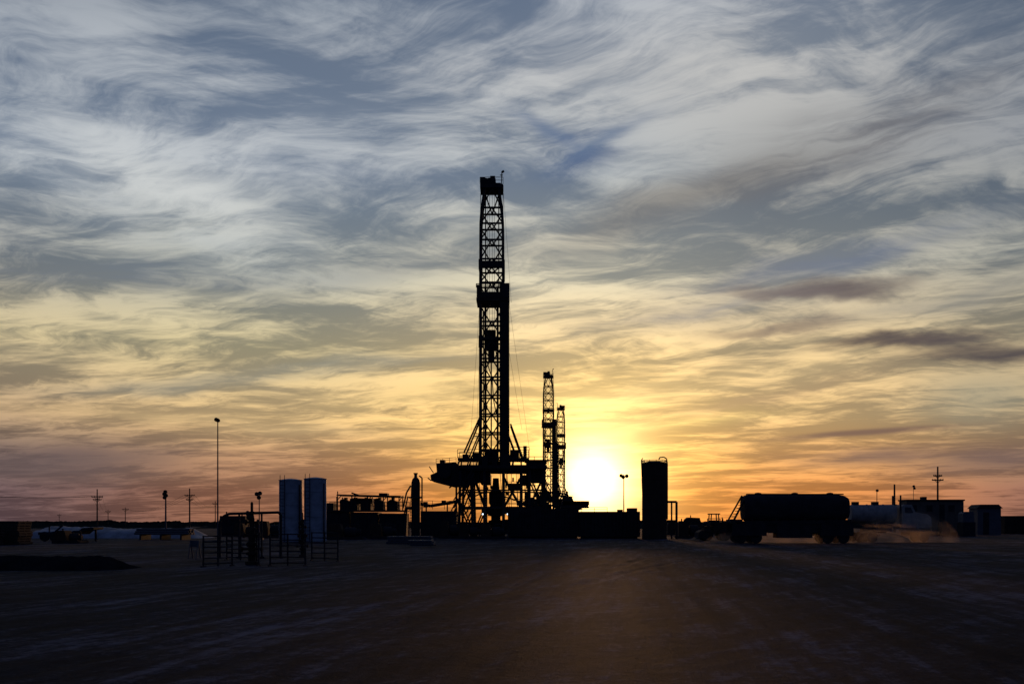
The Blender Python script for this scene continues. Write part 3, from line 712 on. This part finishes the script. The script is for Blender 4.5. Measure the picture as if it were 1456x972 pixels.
for px, py, a, b_, t, c, am, msk in feats:
    f = M('MULTIPLY', blob(px, py, a, b_, t), am)
    if msk is not None: f = M('MULTIPLY', f, M('ADD', M('MULTIPLY', msk, .75), .25))
    sky = mix(f, sky, lin(c))
UVs = vadd(UV, ncol(mp(nt, UV, (1, 2.4, 1)), 18, 6), (.045, .024, 0))
ndet = M('ADD', M('MULTIPLY', mapr(nb, .35, .7, 1., .0), .25), .78)
for px, py, a, b_, t, c, am in ((1205, 411, 95, 14, 1, (92, 86, 91), 1.), (1110, 416, 80, 10, -4, (112, 104, 106), .75), (1275, 482, 95, 11, 1, (72, 67, 74), 1.), (1405, 500, 100, 15, -3, (64, 61, 71), 1.), (1110, 468, 95, 9, 2, (106, 97, 97), .8), (1340, 480, 60, 8, -2, (78, 72, 78), .9)):
    sky = mix(M('MULTIPLY', M('MULTIPLY', blob(px, py, a, b_, t, 1.6, UVs), am), ndet), sky, lin(c))
UVt = vadd(UV, ncol(mp(nt, UV, (1, 3, 1)), 9, 1), (.006, .006, 0))
sky = mix(M('MULTIPLY', blob(1228, 616, 112, 4.4, 2.6, 1.6, UVt), .9), sky, lin((116, 92, 84)))
dt = nt.nodes.new('ShaderNodeVectorMath'); dt.operation = 'DOT_PRODUCT'; L.new(D, dt.inputs[0]); dt.inputs[1].default_value = sv
th = M('MULTIPLY', M('ARCCOSINE', M('MINIMUM', dt.outputs['Value'], .99999)), 180 / math.pi)
def lobe(a, w_, p_=1.0): return M('MULTIPLY', M('EXPONENT', M('MULTIPLY', M('POWER', M('DIVIDE', th, w_), p_), -1.)), a)
def addc(s_, f, c):
    n = nt.nodes.new('ShaderNodeVectorMath'); n.operation = 'SCALE'; n.inputs[0].default_value = c; L.new(f, n.inputs[3])
    k = nt.nodes.new('ShaderNodeVectorMath'); k.operation = 'ADD'; L.new(s_, k.inputs[0]); L.new(n.outputs[0], k.inputs[1]); return k.outputs[0]
cmod = M('ADD', M('MULTIPLY', cm, .6), .6)
sky = addc(sky, M('MULTIPLY', lobe(.46, 5.2), cmod), (1., .54, .12))
sky = addc(sky, lobe(1.9, 2.4, 1.15), (1., .7, .22))
sky = addc(sky, lobe(2.8, 1.5, 1.3), (1., .85, .5))
mask = M('MAXIMUM', mapr(v, .49, .66), mapr(M('ABSOLUTE', u), .52, .95))
sky = mix(mask, sky, (.018, .032, .09))
ns = nt.nodes.new('ShaderNodeTexSky'); ns.sky_type = 'NISHITA'; ns.sun_disc = False; ns.sun_elevation = SUN_EL; ns.sun_rotation = SUN_AZ
b1 = nt.nodes.new('ShaderNodeBackground'); L.new(sky, b1.inputs[0]); b1.inputs[1].default_value = .97
b2 = nt.nodes.new('ShaderNodeBackground'); L.new(ns.outputs[0], b2.inputs[0]); b2.inputs[1].default_value = .002
ad = nt.nodes.new('ShaderNodeAddShader'); L.new(b1.outputs[0], ad.inputs[0]); L.new(b2.outputs[0], ad.inputs[1])
wo = nt.nodes.new('ShaderNodeOutputWorld'); L.new(ad.outputs[0], wo.inputs[0])

# ------------------------------------------------------------------ camera
cd = bpy.data.cameras.new('camera'); cd.sensor_width = 36; cd.lens = 35.0; cd.shift_y = (745 - 486) / 1456; cd.clip_end = 20000; cd.clip_start = .1
co = bpy.data.objects.new('camera', cd); sc.collection.objects.link(co); co.location = (0, 0, EYE); co.rotation_euler = (math.radians(90), 0, 0); sc.camera = co
sc.view_settings.view_transform = 'Standard'; sc.view_settings.look = 'None'; sc.view_settings.exposure = 0
